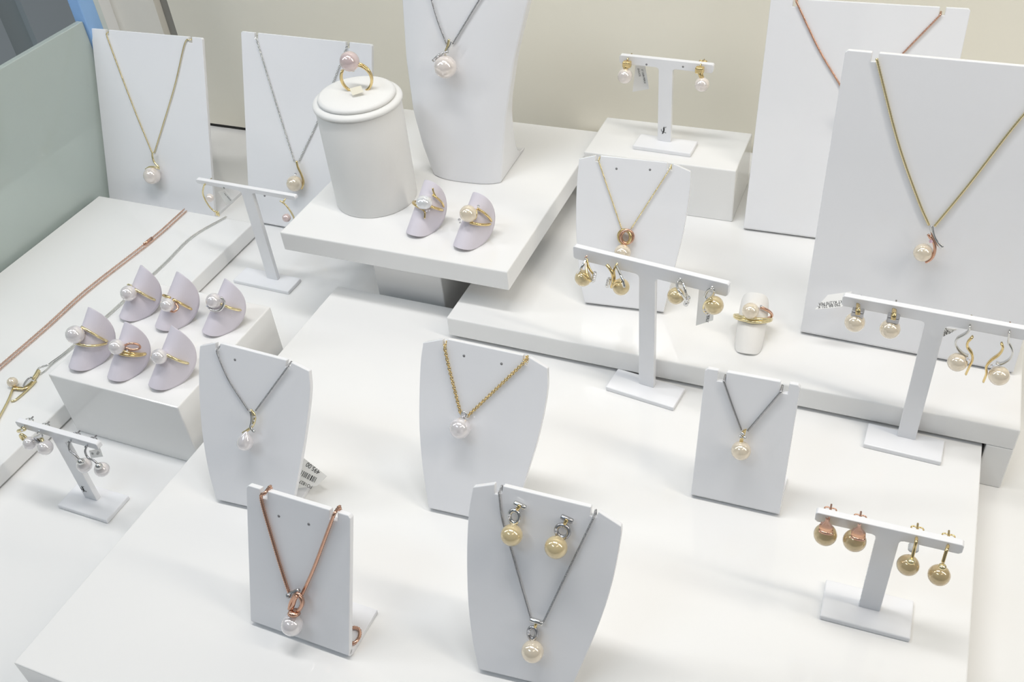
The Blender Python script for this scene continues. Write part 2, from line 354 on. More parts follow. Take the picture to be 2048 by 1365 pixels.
# ------------------------------------------------------------------ bust and round ring stand
P0 = un((862, 358), ZT); P1 = un((996, 375), ZT); e = P1 - P0; e.z = 0; e.normalize(); b = V((-e.y, e.x, 0)); t = math.radians(11)
uB = ZUP * math.cos(t) + b * math.sin(t); nB = e.cross(uB)
if nB.dot(b) > 0: nB = -nB
def stB(p): q = onpl(p, P0, nB) - P0; return q.dot(e), q.dot(uB)
le = [stB(p) for p in ((862, 358), (838, 295), (818.7, 225), (804.6, 123), (796, 0))]; re_ = [stB(p) for p in ((996, 375), (1005, 246), (1022.6, 123), (1047, 21), (1052, 0))]
def interp(L, y):
    if y <= L[0][1]: return L[0][0]
    for (x0, y0), (x1, y1) in zip(L, L[1:]):
        if y <= y1: k = (y - y0) / (y1 - y0); return x0 + (x1 - x0) * k
    return L[-1][0]
hT = max(le[-1][1], re_[-1][1])
bust = root('necklace_bust', 'tall white tapered necklace bust with a pink-white pearl, on the raised tray', 'necklace bust', V((P0.x + .025, P0.y + .02, ZT)))
bm = bmesh.new(); rows = []; NR = 40; HT = hT + .045
for i in range(NR + 1):
    y = HT * i / NR; xl, xr = interp(le, y), interp(re_, y)
    if y > hT:
        k = (y - hT) / .045; sh = 1 - .45 * max(0, k - .1) ** 1.3; mc = (xl + xr) / 2; hw = (xr - xl) / 2 * sh; xl, xr = mc - hw, mc + hw
    hw = (xr - xl) / 2; mc = (xl + xr) / 2
    dp = .055 + (.012 - .055) * min(1, y / .060) ** .42
    row = []
    for j in range(13):                                  # gently convex front
        k = j / 12 * 2 - 1; sink = .0055 * abs(k) ** 3.2
        row.append(P0 + e * (mc + hw * k) + uB * y - nB * sink)
    base = [q.copy() for q in row]
    for j in range(12, -1, -1):
        k = j / 12 * 2 - 1; q = base[j] + b * (dp - .0055 * abs(k) ** 3.2 * .5)
        q = P0 + e * ((q - P0).dot(e)) + b * ((q - P0).dot(b)) + ZUP * (row[j].z - P0.z)
        row.append(q)
    for q in row:
        if i == 0: q.z = ZT
    rows.append([bm.verts.new(q) for q in row])
for a_, c_ in zip(rows, rows[1:]):
    for j in range(26): bm.faces.new((a_[j], a_[(j + 1) % 26], c_[(j + 1) % 26], c_[j]))
bm.faces.new(rows[0][::-1]); bm.faces.new(rows[-1])
part(bust, 'body', bm, ACRYL, bevel=.0012)
cyc = un((754, 393), ZT); cr = mm(81, cyc)
cz = min((abs(pj(cyc + ZUP * (k * .0005))[1] - 203), k * .0005) for k in range(60, 220))[1]
cyl = root('ring_stand', 'round white leather ring stand on the left of the raised tray', 'ring stand', cyc)
part(cyl, 'drum', lathe(cyc, [(0, 0), (cr * .985, 0), (cr, .0010), (cr, cz - .002), (cr * .985, cz - .0008), (cr * .96, cz - .0008), (0, cz - .0008)]), LEATH)
part(cyl, 'rim', lathe(cyc, [(0, cz - .0008), (cr * .985, cz - .0008), (cr * 1.04, cz), (cr * 1.045, cz + .0012), (cr * 1.02, cz + .0024), (cr * .95, cz + .003), (0, cz + .003)]), LEATH)
part(cyl, 'cushion', lathe(cyc, [(0, cz + .003), (cr * .88, cz + .003), (cr * .91, cz + .0042), (cr * .89, cz + .0056), (cr * .82, cz + .0064), (cr * .5, cz + .0072), (0, cz + .0075)]), LEATH)
ctop = cyc + ZUP * (cz + .0075)

# ------------------------------------------------------------------ ring clips and rings
CL = {}
def clip(key, label, z0, bot, top, elev=47, rollc=0.0, M=LILAC, group='lilac ring clips on the block', R=.0078, th_max=1.30, a=None, width=1.08, hd=None, pw=2.0):
    mid = ((bot[0] + top[0]) / 2, (bot[1] + top[1]) / 2); Pm = un(mid, z0 + .016)
    ang = math.atan2(-(top[1] - bot[1]), top[0] - bot[0]); plen = math.hypot(top[0] - bot[0], top[1] - bot[1]); el = math.radians(elev)
    best = None
    for k in range(20, 160):
        h = math.radians(k if hd is None else hd); d = V((math.cos(el) * math.cos(h), math.cos(el) * math.sin(h), math.sin(el)))
        p, q = pj(Pm), pj(Pm + d * .001); v = (q[0] - p[0], q[1] - p[1]); er = abs(math.atan2(-v[1], v[0]) - ang)
        if best is None or er < best[0]: best = (er, d, math.hypot(*v))
    d = best[1]; a = a or plen / best[2] * .001 / 2
    side = d.cross(ZUP).normalized(); n = side.cross(d).normalized()
    if n.z < 0: n = -n
    if rollc: side, n = side * math.cos(rollc) - n * math.sin(rollc), n * math.cos(rollc) + side * math.sin(rollc)
    def pt(u_, v_, off=0):
        av = abs(v_); sg = 1 if v_ >= 0 else -1; va = R * th_max
        if av <= va: x, y, nx, ny = R * math.sin(av / R), R * (1 - math.cos(av / R)), math.sin(av / R), math.cos(av / R)
        else:
            x = R * math.sin(th_max) + (av - va) * math.cos(th_max); y = R * (1 - math.cos(th_max)) + (av - va) * math.sin(th_max); nx, ny = math.sin(th_max), math.cos(th_max)
        return d * u_ + side * (sg * (x + nx * off)) + n * (-y + ny * off)
    NU, NV = 26, 24; grid = []
    for o in (0, -.0009):
        g = []
        for i in range(NU + 1):
            uu = -math.cos(math.pi * i / NU) * a; wv = width * a * max(0, 1 - abs(uu / a) ** pw) ** (1 / pw) + .0004
            g.append([pt(uu, wv * (j / NV * 2 - 1), o) for j in range(NV + 1)])
        grid.append(g)
    zmin = min(q.z for g in grid for r_ in g for q in r_)
    C0 = un(mid, z0 - zmin); C0.z = z0 - zmin
    rt = root('ring_clip', label, 'ring clip', V((C0.x, C0.y, z0)), group)
    bm = bmesh.new(); vs = [[[bm.verts.new(C0 + q) for q in r_] for r_ in g] for g in grid]
    for i in range(NU):
        for j in range(NV):
            bm.faces.new((vs[0][i][j], vs[0][i + 1][j], vs[0][i + 1][j + 1], vs[0][i][j + 1]))
            bm.faces.new((vs[1][i][j], vs[1][i][j + 1], vs[1][i + 1][j + 1], vs[1][i + 1][j]))
    per = [(i, 0) for i in range(NU)] + [(NU, j) for j in range(NV)] + [(i, NV) for i in range(NU, 0, -1)] + [(0, j) for j in range(NV, 0, -1)]
    for (i, j), (k, l) in zip(per, per[1:] + per[:1]): bm.faces.new((vs[0][i][j], vs[0][k][l], vs[1][k][l], vs[1][i][j]))
    part(rt, 'folded_sheet', bm, M)
    CL[key] = (C0, d, n, side, R)
    return rt
def ring(key, label, ppx, rpx, pm, strands, extras=(), rr=.0092, baroque=False, group='pearl rings on clips', sink=.62):
    C0, d, n, s, R = CL[key]; best = None; rp = mm(rpx, C0)
    for iu in range(-40, 41):
        for ia in range(-24, 25):
            u_, ps = iu * .0005, ia * .05; c = C0 + d * u_ - n * (rr - .0010); q = n * math.cos(ps) + s * math.sin(ps)
            p = pj(c + q * (rr + rp * sink)); er = math.hypot(p[0] - ppx[0], p[1] - ppx[1]) + abs(ps) * 1.5
            if best is None or er < best[0]: best = (er, c, ps)
    _, c, ps = best
    def P(al, off=0, dr=0):
        q = n * math.cos(ps + al) + s * math.sin(ps + al); return c + q * (rr + dr) + d * off
    pc = P(0, 0, rp * sink); rt = root('pearl_ring', label, 'ring', P(math.pi), group)
    pb = part(rt, 'pearl', sphere(pc, rp, sc=(1, .92, .82) if baroque else None), pm)
    for (o0, o1, a0, a1, rad, M, nm) in strands:
        pts = []
        N = 48
        for i in range(N + 1):
            al = a0 + (a1 - a0) * i / N; k = (1 + math.cos(al)) / 2
            pts.append(P(al, (o0 if al <= math.pi else o1) * k ** 1.6, .0012 * k))
        full = abs(a1 - a0) > 6.2
        part(rt, nm, tube(pts[:-1] if full else pts, rad, 10, closed=full), M)
    for ex in extras:
        kind = ex[0]
        if kind == 'gem': part(LAST.get(rt.name, rt), 'stone', gem(P(ex[1], ex[2], ex[3]), ex[4]), ex[5] if len(ex) > 5 else GEM, smooth=False)
        if kind == 'wire': part(rt, ex[1], tube(catmull([P(*q) for q in ex[2]], 6), ex[3], 8), ex[4])
    if sink > .3: part(rt, 'pearl_cup', tube([P(0, 0, -.0004), P(0, 0, rp * sink - rp * .82)], lambda k: rp * (.35 + .25 * k), 16), strands[0][5])
    return rt
TAU = 2 * math.pi
clip('1', 'lilac ring clip, back row of the block, nearest the long platform', ZB, (240, 637), (284, 533))
clip('2', 'lilac ring clip, back row of the block, middle of three', ZB, (313, 657), (357, 546))
clip('3', 'lilac ring clip, back row of the block, closest to the tall earring stand', ZB, (407, 667), (453, 560))
clip('4', 'lilac ring clip, front row of the block, at its left corner', ZB, (141, 738), (181, 617))
clip('5', 'lilac ring clip, front row of the block, middle of three', ZB, (219, 760), (255, 646))
clip('6', 'lilac ring clip, front row of the block, beside the drop pearl easel', ZB, (300, 775), (347, 655))
clip('7', 'lilac ring clip on the tray, holding the irregular flat pearl ring', ZT, (820, 470), (858, 361), group='lilac ring clips on the tray')
clip('8', 'lilac ring clip at the front right of the raised tray', ZT, (914, 496), (956, 386), group='lilac ring clips on the tray')
clip('9', 'white leatherette ring clip alone on the bridge', ZMID, (1493, 708), (1512, 585), elev=42, rollc=0.0, M=WLEAT, group='white ring clip', width=.62, R=.0085, th_max=1.3, pw=3.2)
ring('1', 'pale gold ring with a white pearl and plain band, back row left of the block', (257.5, 587), 15.8, P_WHITE, [(.004, .004, .12, TAU - .12, .0009, PGOLD, 'band')], [('gem', .25, .0045, .001, .0008), ('gem', .45, .0040, .0008, .0007)])
ring('2', 'rose and yellow gold swirl ring with a white pearl, back row middle', (335.5, 611), 14, P_WHITE, [(.0045, .0045, .1, TAU - .1, .0009, GOLD, 'band')], [('wire', 'swirl', [(.15, -.003, .002), (.45, -.002, .004), (.55, .001, .003), (.35, .003, .0015)], .0007, ROSE), ('gem', .3, .0048, .001, .0007)])
ring('3', 'white gold crescent ring with a white pearl, back row right of the block', (427.9, 602), 15.5, P_WHITE, [(.0, .0, .3, TAU - .3, .0009, PGOLD, 'band')], [('wire', 'crescent', [(-.35, -.0045, .003), (.1, -.0058, .003), (.55, -.003, .004), (.6, .0025, .0045), (.4, .005, .006)], .0009, SILV), ('gem', -.2, -.0052, .004, .0007), ('gem', 0, -.0058, .004, .0007), ('gem', .4, .005, .0068, .0007)])
ring('4', 'split-band gold ring with a large white pearl, front row left', (149.5, 670), 18.3, P_WHITE, [(.0055, .0055, .05, math.pi, .0008, PGOLD, 'band'), (-.0052, -.0052, -.15, math.pi, .0008, PGOLD, 'band'), (0, 0, math.pi, TAU - .2, .0008, PGOLD, 'band')], [('gem', .35, .001 + .001 * i, .0015, .0006) for i in range(-2, 3)])
ring('5', 'gold ring with an open leaf loop beside a white pearl, front row middle', (234, 694.7), 15.8, P_WHITE, [(-.0035, -.0035, .1, TAU - .1, .0009, GOLD, 'band'), (-.0015, -.0015, .1, math.pi, .0008, GOLD, 'band')], [('wire', 'leaf_loop', [(.3, .002, .001), (.6, .0045, .002), (1.0, .005, .002), (1.15, .003, .0018), (.8, .001, .001), (.4, .001, .001)], .0007, ROSE), ('gem', .55, -.0002, .0015, .0007)])
ring('6', 'slim gold bypass ring with a white pearl, front row right of the block', (318, 714), 15.8, P_WHITE, [(.0025, -.004, .12, TAU - .1, .0009, PGOLD, 'band')], [('gem', .3, .0026, .0012, .0007), ('gem', -.35, .002, .002, .0006)])
ring('7', 'gold branch ring with an irregular silvery flat pearl, on the tray', (849, 404.6), 16.5, P_BAROQ, [(-.001, -.004, .1, TAU - .1, .0009, GOLD, 'band'), (.0065, .0065, .25, math.pi, .0007, GOLD, 'band')], [('wire', 'branch', [(-.2, -.004, .001), (.15, -.0055, .001), (.3, -.0095, .0006)], .0006, GOLD), ('gem', .25, -.0045, .0016, .0007), ('gem', .4, -.0035, .0016, .0007), ('wire', 'branch', [(.5, .006, .001), (.25, .0085, .0015), (.15, .0105, .002)], .0006, GOLD)], baroque=True, sink=.75)
ring('8', 'gold split ring with a cream pearl and small stones, front right of the tray', (936, 428), 17.4, P_CREAM, [(.0052, .0052, .3, math.pi, .0008, GOLD, 'band'), (-.0048, -.0048, .2, math.pi, .0009, GOLD, 'band'), (0, 0, math.pi, TAU - .2, .0008, GOLD, 'band')], [('gem', .35, .0066, .003, .0012), ('gem', -.45, -.0055, .003, .0011), ('gem', -.35, -.007, .0025, .0008), ('wire', 'claw', [(.3, .004, .003), (.42, .001, .003), (.4, -.002, .002)], .0006, GOLD)])
ring('9', 'layered gold ring with a cream pearl, on the lone white clip', (1499.7, 622.5), 16.6, P_CREAM, [(-.0042, -.0042, 0.0, TAU, .0010, PGOLD, 'band'), (-.0062, -.0058, 0.0, TAU, .0009, PGOLD, 'band'), (.0035, .0035, .45, math.pi, .0009, ROSE, 'band')], [('gem', .45, .0038, .002, .0009)], rr=.0100, group='pearl ring on white clip')
# upright ring standing in the round stand
hv = V((CAM.x - cyc.x, CAM.y - cyc.y, 0)).normalized(); sx = V((-hv.y, hv.x, 0))
if sx.dot(RT) < 0: sx = -sx
hv2 = (hv * .92 - sx * .25).normalized(); sx2 = V((-hv2.y, hv2.x, 0))
if sx2.dot(RT) < 0: sx2 = -sx2
rc = onpl((713, 157), ctop, hv); rad = .0098
rt = root('pearl_ring', 'gold ring with a big mauve pearl standing upright in the round stand', 'ring', V((rc.x, rc.y, ctop.z)))
pc = onpl((699, 123), ctop, hv)
for k, o in ((0, .0013), (1, -.0013)):
    pts = [rc + sx2 * (rad * math.sin(x)) + ZUP * (rad * math.cos(x)) + hv2 * o * (1 + math.cos(x)) * .5 for x in [(.15 + i / 56 * (TAU - 1.1)) for i in range(57)]]
    part(rt, 'band', tube(pts, .0009, 10), GOLD)
part(rt, 'pearl', sphere(pc, mm(20, pc)), P_MAUVE)
part(rt, 'setting_cup', tube([rc + (pc - rc) * .45, rc + (pc - rc) * .72], lambda k: .0012 + .0016 * k, 12), GOLD)

# ------------------------------------------------------------------ necklaces
class Surf:                                   # pixel -> point just in front of a tilted panel
    def __init__(s, P0, e, u, n, b): s.P0, s.e, s.u, s.n, s.b = P0, e, u, n, b
    def at(s, p, off=.0009): return onpl(p, s.P0 + s.n * off, s.n)
SF = {k: Surf(*v) for k, v in PN.items()}
SF['bust'] = Surf(P0, e, uB, nB, b)
def necklace(key, label, left, right, kind, M, group='pearl pendant necklaces', low=None, back=True, off=.0009):
    S = SF[key]; base = S.at(low or left[-1], .001)
    rt = root('pearl_necklace', label, 'necklace', base, group)
    bm = bmesh.new()
    for side in (left, right):                # both listed from the notch down to the pendant
        pts = [S.at(p, off) for p in side]
        if back: pts = [pts[0] + S.b * .0052 - S.u * .003, pts[0] + S.b * .0042 + S.u * .0002, pts[0] + S.n * .0001] + pts[1:] if len(pts) > 1 else pts
        cp = catmull(pts[2:] if back else pts, 10)
        cp = ([pts[0], pts[1]] if back else []) + cp
        chain_mesh(cp, kind, bm)
    part(rt, 'chain', bm, M, kind='stuff')
    return rt, S
def pearl(rt, S, px, rpx, M, touch=.0003, sc=None, name='pearl'):
    c = S.at(px, .005); r = mm(rpx, c); c = S.at(px, r + touch); r = mm(rpx, c)
    part(rt, name, sphere(c, r, sc=sc), M); return c, r
def wire(rt, S, name, pts, rad, M, off=.002, n=7, flat=None, closed=False, offs=None, r=None):
    q = [S.at(p, offs[i] if offs else off) for i, p in enumerate(pts)]
    q = catmull(q, n, closed)
    return part(rt, name, tube(q, r or rad, 8, closed, flat=flat, fdir=S.n), M)
def hoop(rt, S, name, px, rx, ry, rad, M, off=.0025, rot=0, yaw=0):
    c = S.at(px, off); U = S.e * math.cos(rot) + S.u * math.sin(rot); W = S.u * math.cos(rot) - S.e * math.sin(rot)
    U = (U * math.cos(yaw) + S.n * math.sin(yaw)).normalized()
    return part(rt, name, tube(ringpts(c, U, W, mm(rx, c), mm(ry, c)), rad, 8, True), M)
def bar(rt, S, name, p, q, rad, M, off=.002):
    a, c = S.at(p, off), S.at(q, off)
    return part(rt, name, tube([a, a.lerp(c, .08), a.lerp(c, .92), c], lambda k: rad * (.8 if k in (0, 1) else 1), 10), M)
def stone(rt, S, px, r, M=GEM, off=.003): return part(LAST.get(rt.name, rt), 'stone', gem(S.at(px, off), r), M, smooth=False)

rt, S = necklace('A', 'white gold chain with a white drop pearl, beside the ring block', [(435, 699.5), (434.7, 708), (456.7, 759.6), (497, 822)], [(575, 734.7), (511, 822)], ('rope', .0012, .00048), DSILV, low=(490, 902))
c = S.at((490, 886), .0056); r = mm(16.5, c); bm = sphere(c, r)
for v in bm.verts:
    k = (v.co - c).dot(S.u)
    if k > 0: f_ = 1 - .5 * (k / r) ** 1.5; q = v.co - c; ax = S.u * k; v.co = c + ax * 1.55 + (q - ax) * f_ + S.e * (k / r) ** 2 * r * .25
part(rt, 'pearl', bm, P_WHITE)
wire(rt, S, 'bail', [(501, 820), (508, 829), (509.5, 840), (504, 853), (495, 861), (486, 867)], .0008, PGOLD, off=.004)
wire(rt, S, 'bail', [(500, 822), (503, 833), (503, 845), (501, 855), (506, 862), (509, 864)], .0007, SILV, off=.0045)
for q in ((509, 834), (508, 842), (505, 850)): stone(rt, S, q, .0005, off=.005)
rt, S = necklace('B', 'gold cable chain with a round white pearl hanging from a small stone', [(889, 694), (897, 732), (909, 780), (921, 827)], [(1049, 724.6), (936, 832)], ('cable', .00125, .00075, .00024), GOLD, low=(920, 878))
pearl(rt, S, (920, 857), 21.5, P_WHITE); hoop(rt, S, 'bail', (928, 830), 5, 6, .0005, SILV, off=.004); stone(rt, S, (927, 831), .0012, off=.005)
rt, S = necklace('C', 'dark silver snake chain with a cream pearl below a gold bail', [(1447.6, 763), (1464, 811), (1482.5, 861)], [(1562, 784), (1495.6, 862)], ('bead', .0009, .00058), DSILV, low=(1482, 922))
pearl(rt, S, (1482, 902), 19.8, P_CREAM); part(rt, 'bail', prism([S.at(q, .004) for q in ((1479, 884), (1486, 884), (1494, 857), (1487, 859), (1482, 866))], S.n * .0012), GOLD, smooth=False, bevel=.0003)
for q in ((1481, 874), (1489, 875.5), (1485, 868)): part(rt, 'bead', sphere(S.at(q, .0052), .0010, 12, 8), SILV)
rt, S = necklace('D', 'rose gold snake chain with a twisted loop, toggle bar and white pearl', [(530, 987), (522.5, 999), (543, 1074), (564.5, 1145.5), (578.5, 1187.5)], [(669, 1028), (655, 1064.5), (627, 1139), (604, 1190)], ('bead', .0011, .00082), ROSE, low=(584, 1272), off=.0012)
pc_, pr_ = pearl(rt, S, (584, 1251), 22, P_WHITE)
wire(rt, S, 'twisted_loop', [(579, 1219), (582, 1206), (589, 1193), (596, 1189), (602, 1194), (605, 1206), (601, 1217), (597, 1222)], .0010, ROSE, off=.0045)
wire(rt, S, 'twisted_loop', [(580, 1221), (586, 1212), (590, 1200), (594, 1192)], .0009, ROSE, off=.0055)
wire(rt, S, 'twisted_loop', [(595, 1222), (603, 1213), (603, 1201), (598, 1192)], .0008, ROSE, off=.0056)
cc = S.at((588, 1226), .0056); part(rt, 'pearl_cap', tube([cc + S.u * .0009, cc - S.u * .0005], lambda k: .0024 + .0007 * k, 18), ROSE)
bar(rt, S, 'toggle_bar', (576, 1191), (598, 1181), .0011, DSILV, off=.003); part(LAST[rt.name], 'toggle_knob', sphere(S.at((577, 1192), .0042), .0013, 14, 10), DSILV)
rt, S = necklace('E', 'thin white gold chain with a bar, oval ring and cream pearl, bottom edge', [(998, 987), (1004.5, 1039.6), (1021.6, 1098.8), (1042, 1170), (1062, 1239)], [(1187, 1036), (1087, 1244)], ('rope', .0014, .00050), DSILV, low=(1065, 1326))
pearl(rt, S, (1065, 1304), 22.9, P_CREAM)
bar(rt, S, 'bar', (1060, 1239.5), (1086, 1248), .0012, SILV, off=.0025); bar(rt, S, 'link', (1073, 1246), (1070, 1256), .0007, GOLD, off=.003)
hoop(rt, S, 'oval_ring', (1065, 1267), 8.5, 13, .0009, DSILV, off=.003); stone(rt, S, (1058, 1263), .0007, off=.004); stone(rt, S, (1058, 1268), .0007, off=.004)
def stud_drop(S, label, p, q, ring_px, rx, ry, ppx, rpx, M, pm, link):
    rt = root('pearl_earring', label, 'earring', S.at((ppx[0], ppx[1] + rpx), .003), 'matching earrings on the bottom easel')
    bar(rt, S, 'bar', p, q, .0012, M, off=.0020); bar(rt, S, 'link', *link, .0008, GOLD, off=.003)
    hoop(rt, S, 'oval_ring', ring_px, rx, ry, .0010, M, off=.003); stone(rt, S, (ring_px[0] - rx, ring_px[1] - 3), .0006, off=.004); stone(rt, S, (ring_px[0] - rx, ring_px[1] + 3), .0006, off=.004)
    pearl(rt, S, ppx, rpx, pm, touch=.0008); return rt
stud_drop(S, 'white gold bar and oval ring earring with gold pearl, left one on the bottom easel', (1028, 1006), (1052, 1016.5), (1028.5, 1034), 10, 14, (1023.4, 1071), 22.5, SILV, P_GOLD, ((1040, 1011), (1034, 1021)))
stud_drop(S, 'dark round ring earring with gold pearl, right one on the bottom easel', (1122, 1033.5), (1146, 1044), (1125, 1063), 13, 13.5, (1112, 1095.5), 23.6, DSILV, P_GOLD, ((1134, 1039), (1129, 1050)))
rt, S = necklace('F', 'thin gold chain with twin gold rings and a cream pearl, on the bridge easel', [(1197, 321), (1211, 363), (1244, 460)], [(1340, 337.6), (1262, 458)], ('rope', .0012, .00040), PGOLD, low=(1245, 522))
hoop(rt, S, 'ring_loop', (1249, 474), 13, 14, .0010, GOLD, off=.003, yaw=.25); hoop(rt, S, 'ring_loop', (1254, 474), 12, 13.5, .0010, ROSE, off=.0035, yaw=-.3); pearl(rt, S, (1245, 505.8), 17, P_CREAM)
rt, S = necklace('P1', 'thin gold chain with a pale pink pearl, on the panel by the glass', [(214, 66), (217, 82), (264.6, 209), (304, 306)], [(381, 80), (369, 88), (348, 176), (308.5, 306)], ('bead', .0010, .00050), PGOLD, low=(304, 368))
pearl(rt, S, (304, 351.6), 17, P_PINK); wire(rt, S, 'bail', [(305, 304), (305, 314), (309, 325), (318, 335)], .0008, PGOLD, off=.004); wire(rt, S, 'cap', [(291, 339), (299, 334), (309, 334), (319, 338)], .0007, PGOLD, off=.0075)
rt, S = necklace('P2', 'fine silver chain with a cream pearl in a gold sweep', [(512, 75), (549, 197), (588.5, 322)], [(694, 93), (640, 232), (598, 322)], ('cable', .0016, .00055, .0002), SILV, low=(589, 384))
pearl(rt, S, (589, 367.5), 16, P_CREAM); wire(rt, S, 'bail', [(593, 322), (596, 335), (603, 350), (607, 365), (603, 378)], .0009, GOLD, off=.004); stone(rt, S, (591, 348), .0012, off=.006)
rt, S = necklace('P3', 'rose gold chain on the back right panel', [(1592, 2), (1638, 99), (1680, 170), (1703, 214)], [(1881, 29.5), (1802, 111), (1708, 212)], ('bead', .0011, .00060), ROSE, low=(1704, 245))
pearl(rt, S, (1704, 234), 15, P_PINK); wire(rt, S, 'bail', [(1705, 212), (1707, 217), (1705, 222)], .0008, ROSE, off=.004)
rt, S = necklace('P4', 'thick gold curb chain with a cream pearl and silver sweep, big right panel', [(1753, 117), (1796, 285), (1836, 399.5), (1858, 451)], [(2125, 158), (2048, 229), (1939, 368), (1869, 453)], ('bead', .0013, .00070), PGOLD, low=(1846, 524), back=False)
pearl(rt, S, (1846, 505.5), 18.6, P_CREAM)
wire(rt, S, 'silver_sweep', [(1863, 452), (1864, 462), (1868, 476), (1876, 488), (1885, 496)], .0010, SILV, off=.005, flat=(.0004, .0010)); wire(rt, S, 'rope_edge', [(1860, 472), (1867, 484), (1870, 497), (1867, 511), (1860, 520), (1851, 525)], .0008, ROSE, off=.0065)
stone(rt, S, (1861.7, 483), .0012, PINKGEM, off=.007); wire(rt, S, 'leaf', [(1856, 469), (1861, 477)], .0007, ROSE, off=.006)
rt, S = necklace('bust', 'dark silver twisted chain with a large pink-white pearl, on the bust', [(852, -45), (864, 3.5), (876.7, 45.7), (893, 88)], [(985, -45), (956, 3.5), (905, 88)], ('rope', .0022, .00055), DSILV, low=(891, 158), back=False, off=.0010)
pearl(rt, S, (890.7, 134), 23, P_PINK); wire(rt, S, 'bail', [(898, 79), (895, 93), (889, 108)], .0009, PGOLD, off=.004); wire(rt, S, 'bail', [(904, 82), (900, 92), (893, 104)], .0007, SILV, off=.005)
wire(rt, S, 'sweep', [(896, 104), (884, 107), (875, 113), (866, 122)], .0010, SILV, off=.0075)
for q in ((889, 105), (882, 108), (875, 113), (869, 119)): stone(rt, S, q, .0009, off=.009)
# spare chain of the rose gold necklace lying behind its easel
rt = root('loose_chain_end', 'rose gold chain end curled on the foot behind the rose gold easel', 'chain', un((708, 1288), ZM + .0026))
part(rt, 'chain', chain_mesh(catmull([un(p, ZM + .0038) for p in ((700, 1289), (711, 1285), (719, 1273), (718, 1260), (708, 1256), (700, 1258))], 8), ('bead', .0011, .0009)), ROSE, kind='stuff')

# ------------------------------------------------------------------ chains lying on the long platform
rt = root('rose_gold_necklace', 'doubled rose gold chain lying along the long platform', 'necklace', un((176, 577), ZL))
for o in (0, 4.5):
    part(rt, 'chain', chain_mesh(catmull([un((x + o, y + o * .8), ZL + .0010) for x, y in ((368, 419), (299, 480), (176, 576), (88, 655), (0, 731), (-60, 784))], 10), ('cable', .0012, .00062, .00022)), PROSE, kind='stuff')
part(rt, 'clasp', tube([un((288, 489), ZL + .0012), un((304, 476), ZL + .0012)], .0012, 8), ROSE)
rt = root('silver_necklace', 'doubled fine silver chain with a gold pearl pendant lying on the long platform', 'necklace', un((60, 765), ZL))
G = Surf(un((60, 765), ZL), V((1, 0, 0)), V((0, 1, 0)), ZUP, V((0, 1, 0)))
for pts in ([(452, 433), (383, 473), (327, 527.7), (242, 605), (140, 696), (103.5, 724), (95, 730), (79, 735), (74, 741)], [(454, 434), (385, 475), (329, 530), (244, 608), (142, 699), (106, 727), (90, 742), (80, 749)]):
    part(rt, 'chain', chain_mesh(catmull([G.at(p, .0008) for p in pts], 10), ('bead', .0009, .00038)), SILV, kind='stuff')
wire(rt, G, 'bail', [(77, 742), (72, 751), (67, 758)], .0014, PGOLD, off=.0015)
wire(rt, G, 'loop', [(68, 754), (58, 757), (50, 766), (46, 776)], .0006, DSILV, off=.0022)
wire(rt, G, 'leaf', [(66, 764), (58, 771), (48, 777), (37, 777), (28, 776)], .0012, GOLD, off=.0018, flat=(.0007, .0016))
wire(rt, G, 'wire', [(26, 777), (21, 790), (14, 806), (0, 832), (-20, 868)], .0007, PGOLD, off=.0012)
wire(rt, G, 'wire', [(72, 762), (56, 779), (40, 793), (30, 801), (22, 803)], .0007, PGOLD, off=.0010)
pearl(rt, G, (25, 765), 10.5, P_CREAM)

# ------------------------------------------------------------------ earrings on the T stands
def tsurf(key):
    P, e_, b_, n_, th, z0 = TS[key]; return Surf(P, e_, ZUP, n_, b_)
def earring(key, label, hole, group, nut=None, nutM=GOLD, low=None):
    S = tsurf(key); h = S.at(hole, .0002); rt = root('pearl_earring', label, 'earring', h if low is None else S.at(low, .003), group)
    th = TS[key][4]
    po = part(rt, 'post', tube([h + S.n * .0018, h - S.n * (th + .0045)], .00045, 8), nutM)
    q = h - S.n * (th + .0016)
    bm = bmesh.new()
    for sg in (-1, 1): tube(ringpts(q + S.e * (.0013 * sg), S.e, S.n, .0012, .0010, 12), .00035, 6, True, bm)
    part(po, 'butterfly_back', bm, nutM)
    return rt, S
g = 'pearl earrings on the small box stand'
for lab, hole, box_c, ppx, rp in (('white pearl earring under a gold cube, left end of the small box stand', (1256, 117), (1254, 128.5), (1250, 152), 15), ('white pearl earring under a gold cube, right end of the small box stand', (1402, 129), (1399.5, 140), (1404, 169), 14.5)):
    rt, S = earring('back', lab, hole, g, low=(ppx[0], ppx[1] + rp))
    c = S.at(box_c, .0035); part(rt, 'cube', obox(c, S.e * .0028, S.u * .0021, S.n * .0020), GOLD, smooth=False, bevel=.0008, seg=3)
    pc_, pr_ = pearl(rt, S, ppx, rp, P_PINK); bar(rt, S, 'neck', (box_c[0], box_c[1] + 4), (ppx[0], ppx[1] - rp + 2), .0016, GOLD, off=.0042)
g = 'curved gold earrings on the stand behind the ring block'
rt, S = earring('left', 'gold arc earring with a small pearl, left end of the stand behind the block', (410, 368), g, nutM=PGOLD, low=(436, 432))
wire(rt, S, 'arc', [(410, 369), (407, 375), (406, 388), (412, 403), (421, 416), (430, 424)], .0006, PGOLD, off=.0016); pearl(rt, S, (419.6, 396), 8.5, P_PINK)
for k in (0, 1): bar(rt, S, 'end_bar', (432 + 4 * k, 422 + k * 1.5), (434 + 4 * k, 431 + k * 1.5), .0007, PGOLD, off=.002)
rt, S = earring('left', 'gold arc earring with a small pearl, end of the stand nearest the tray', (570, 399), g, nutM=PGOLD, low=(573, 446))
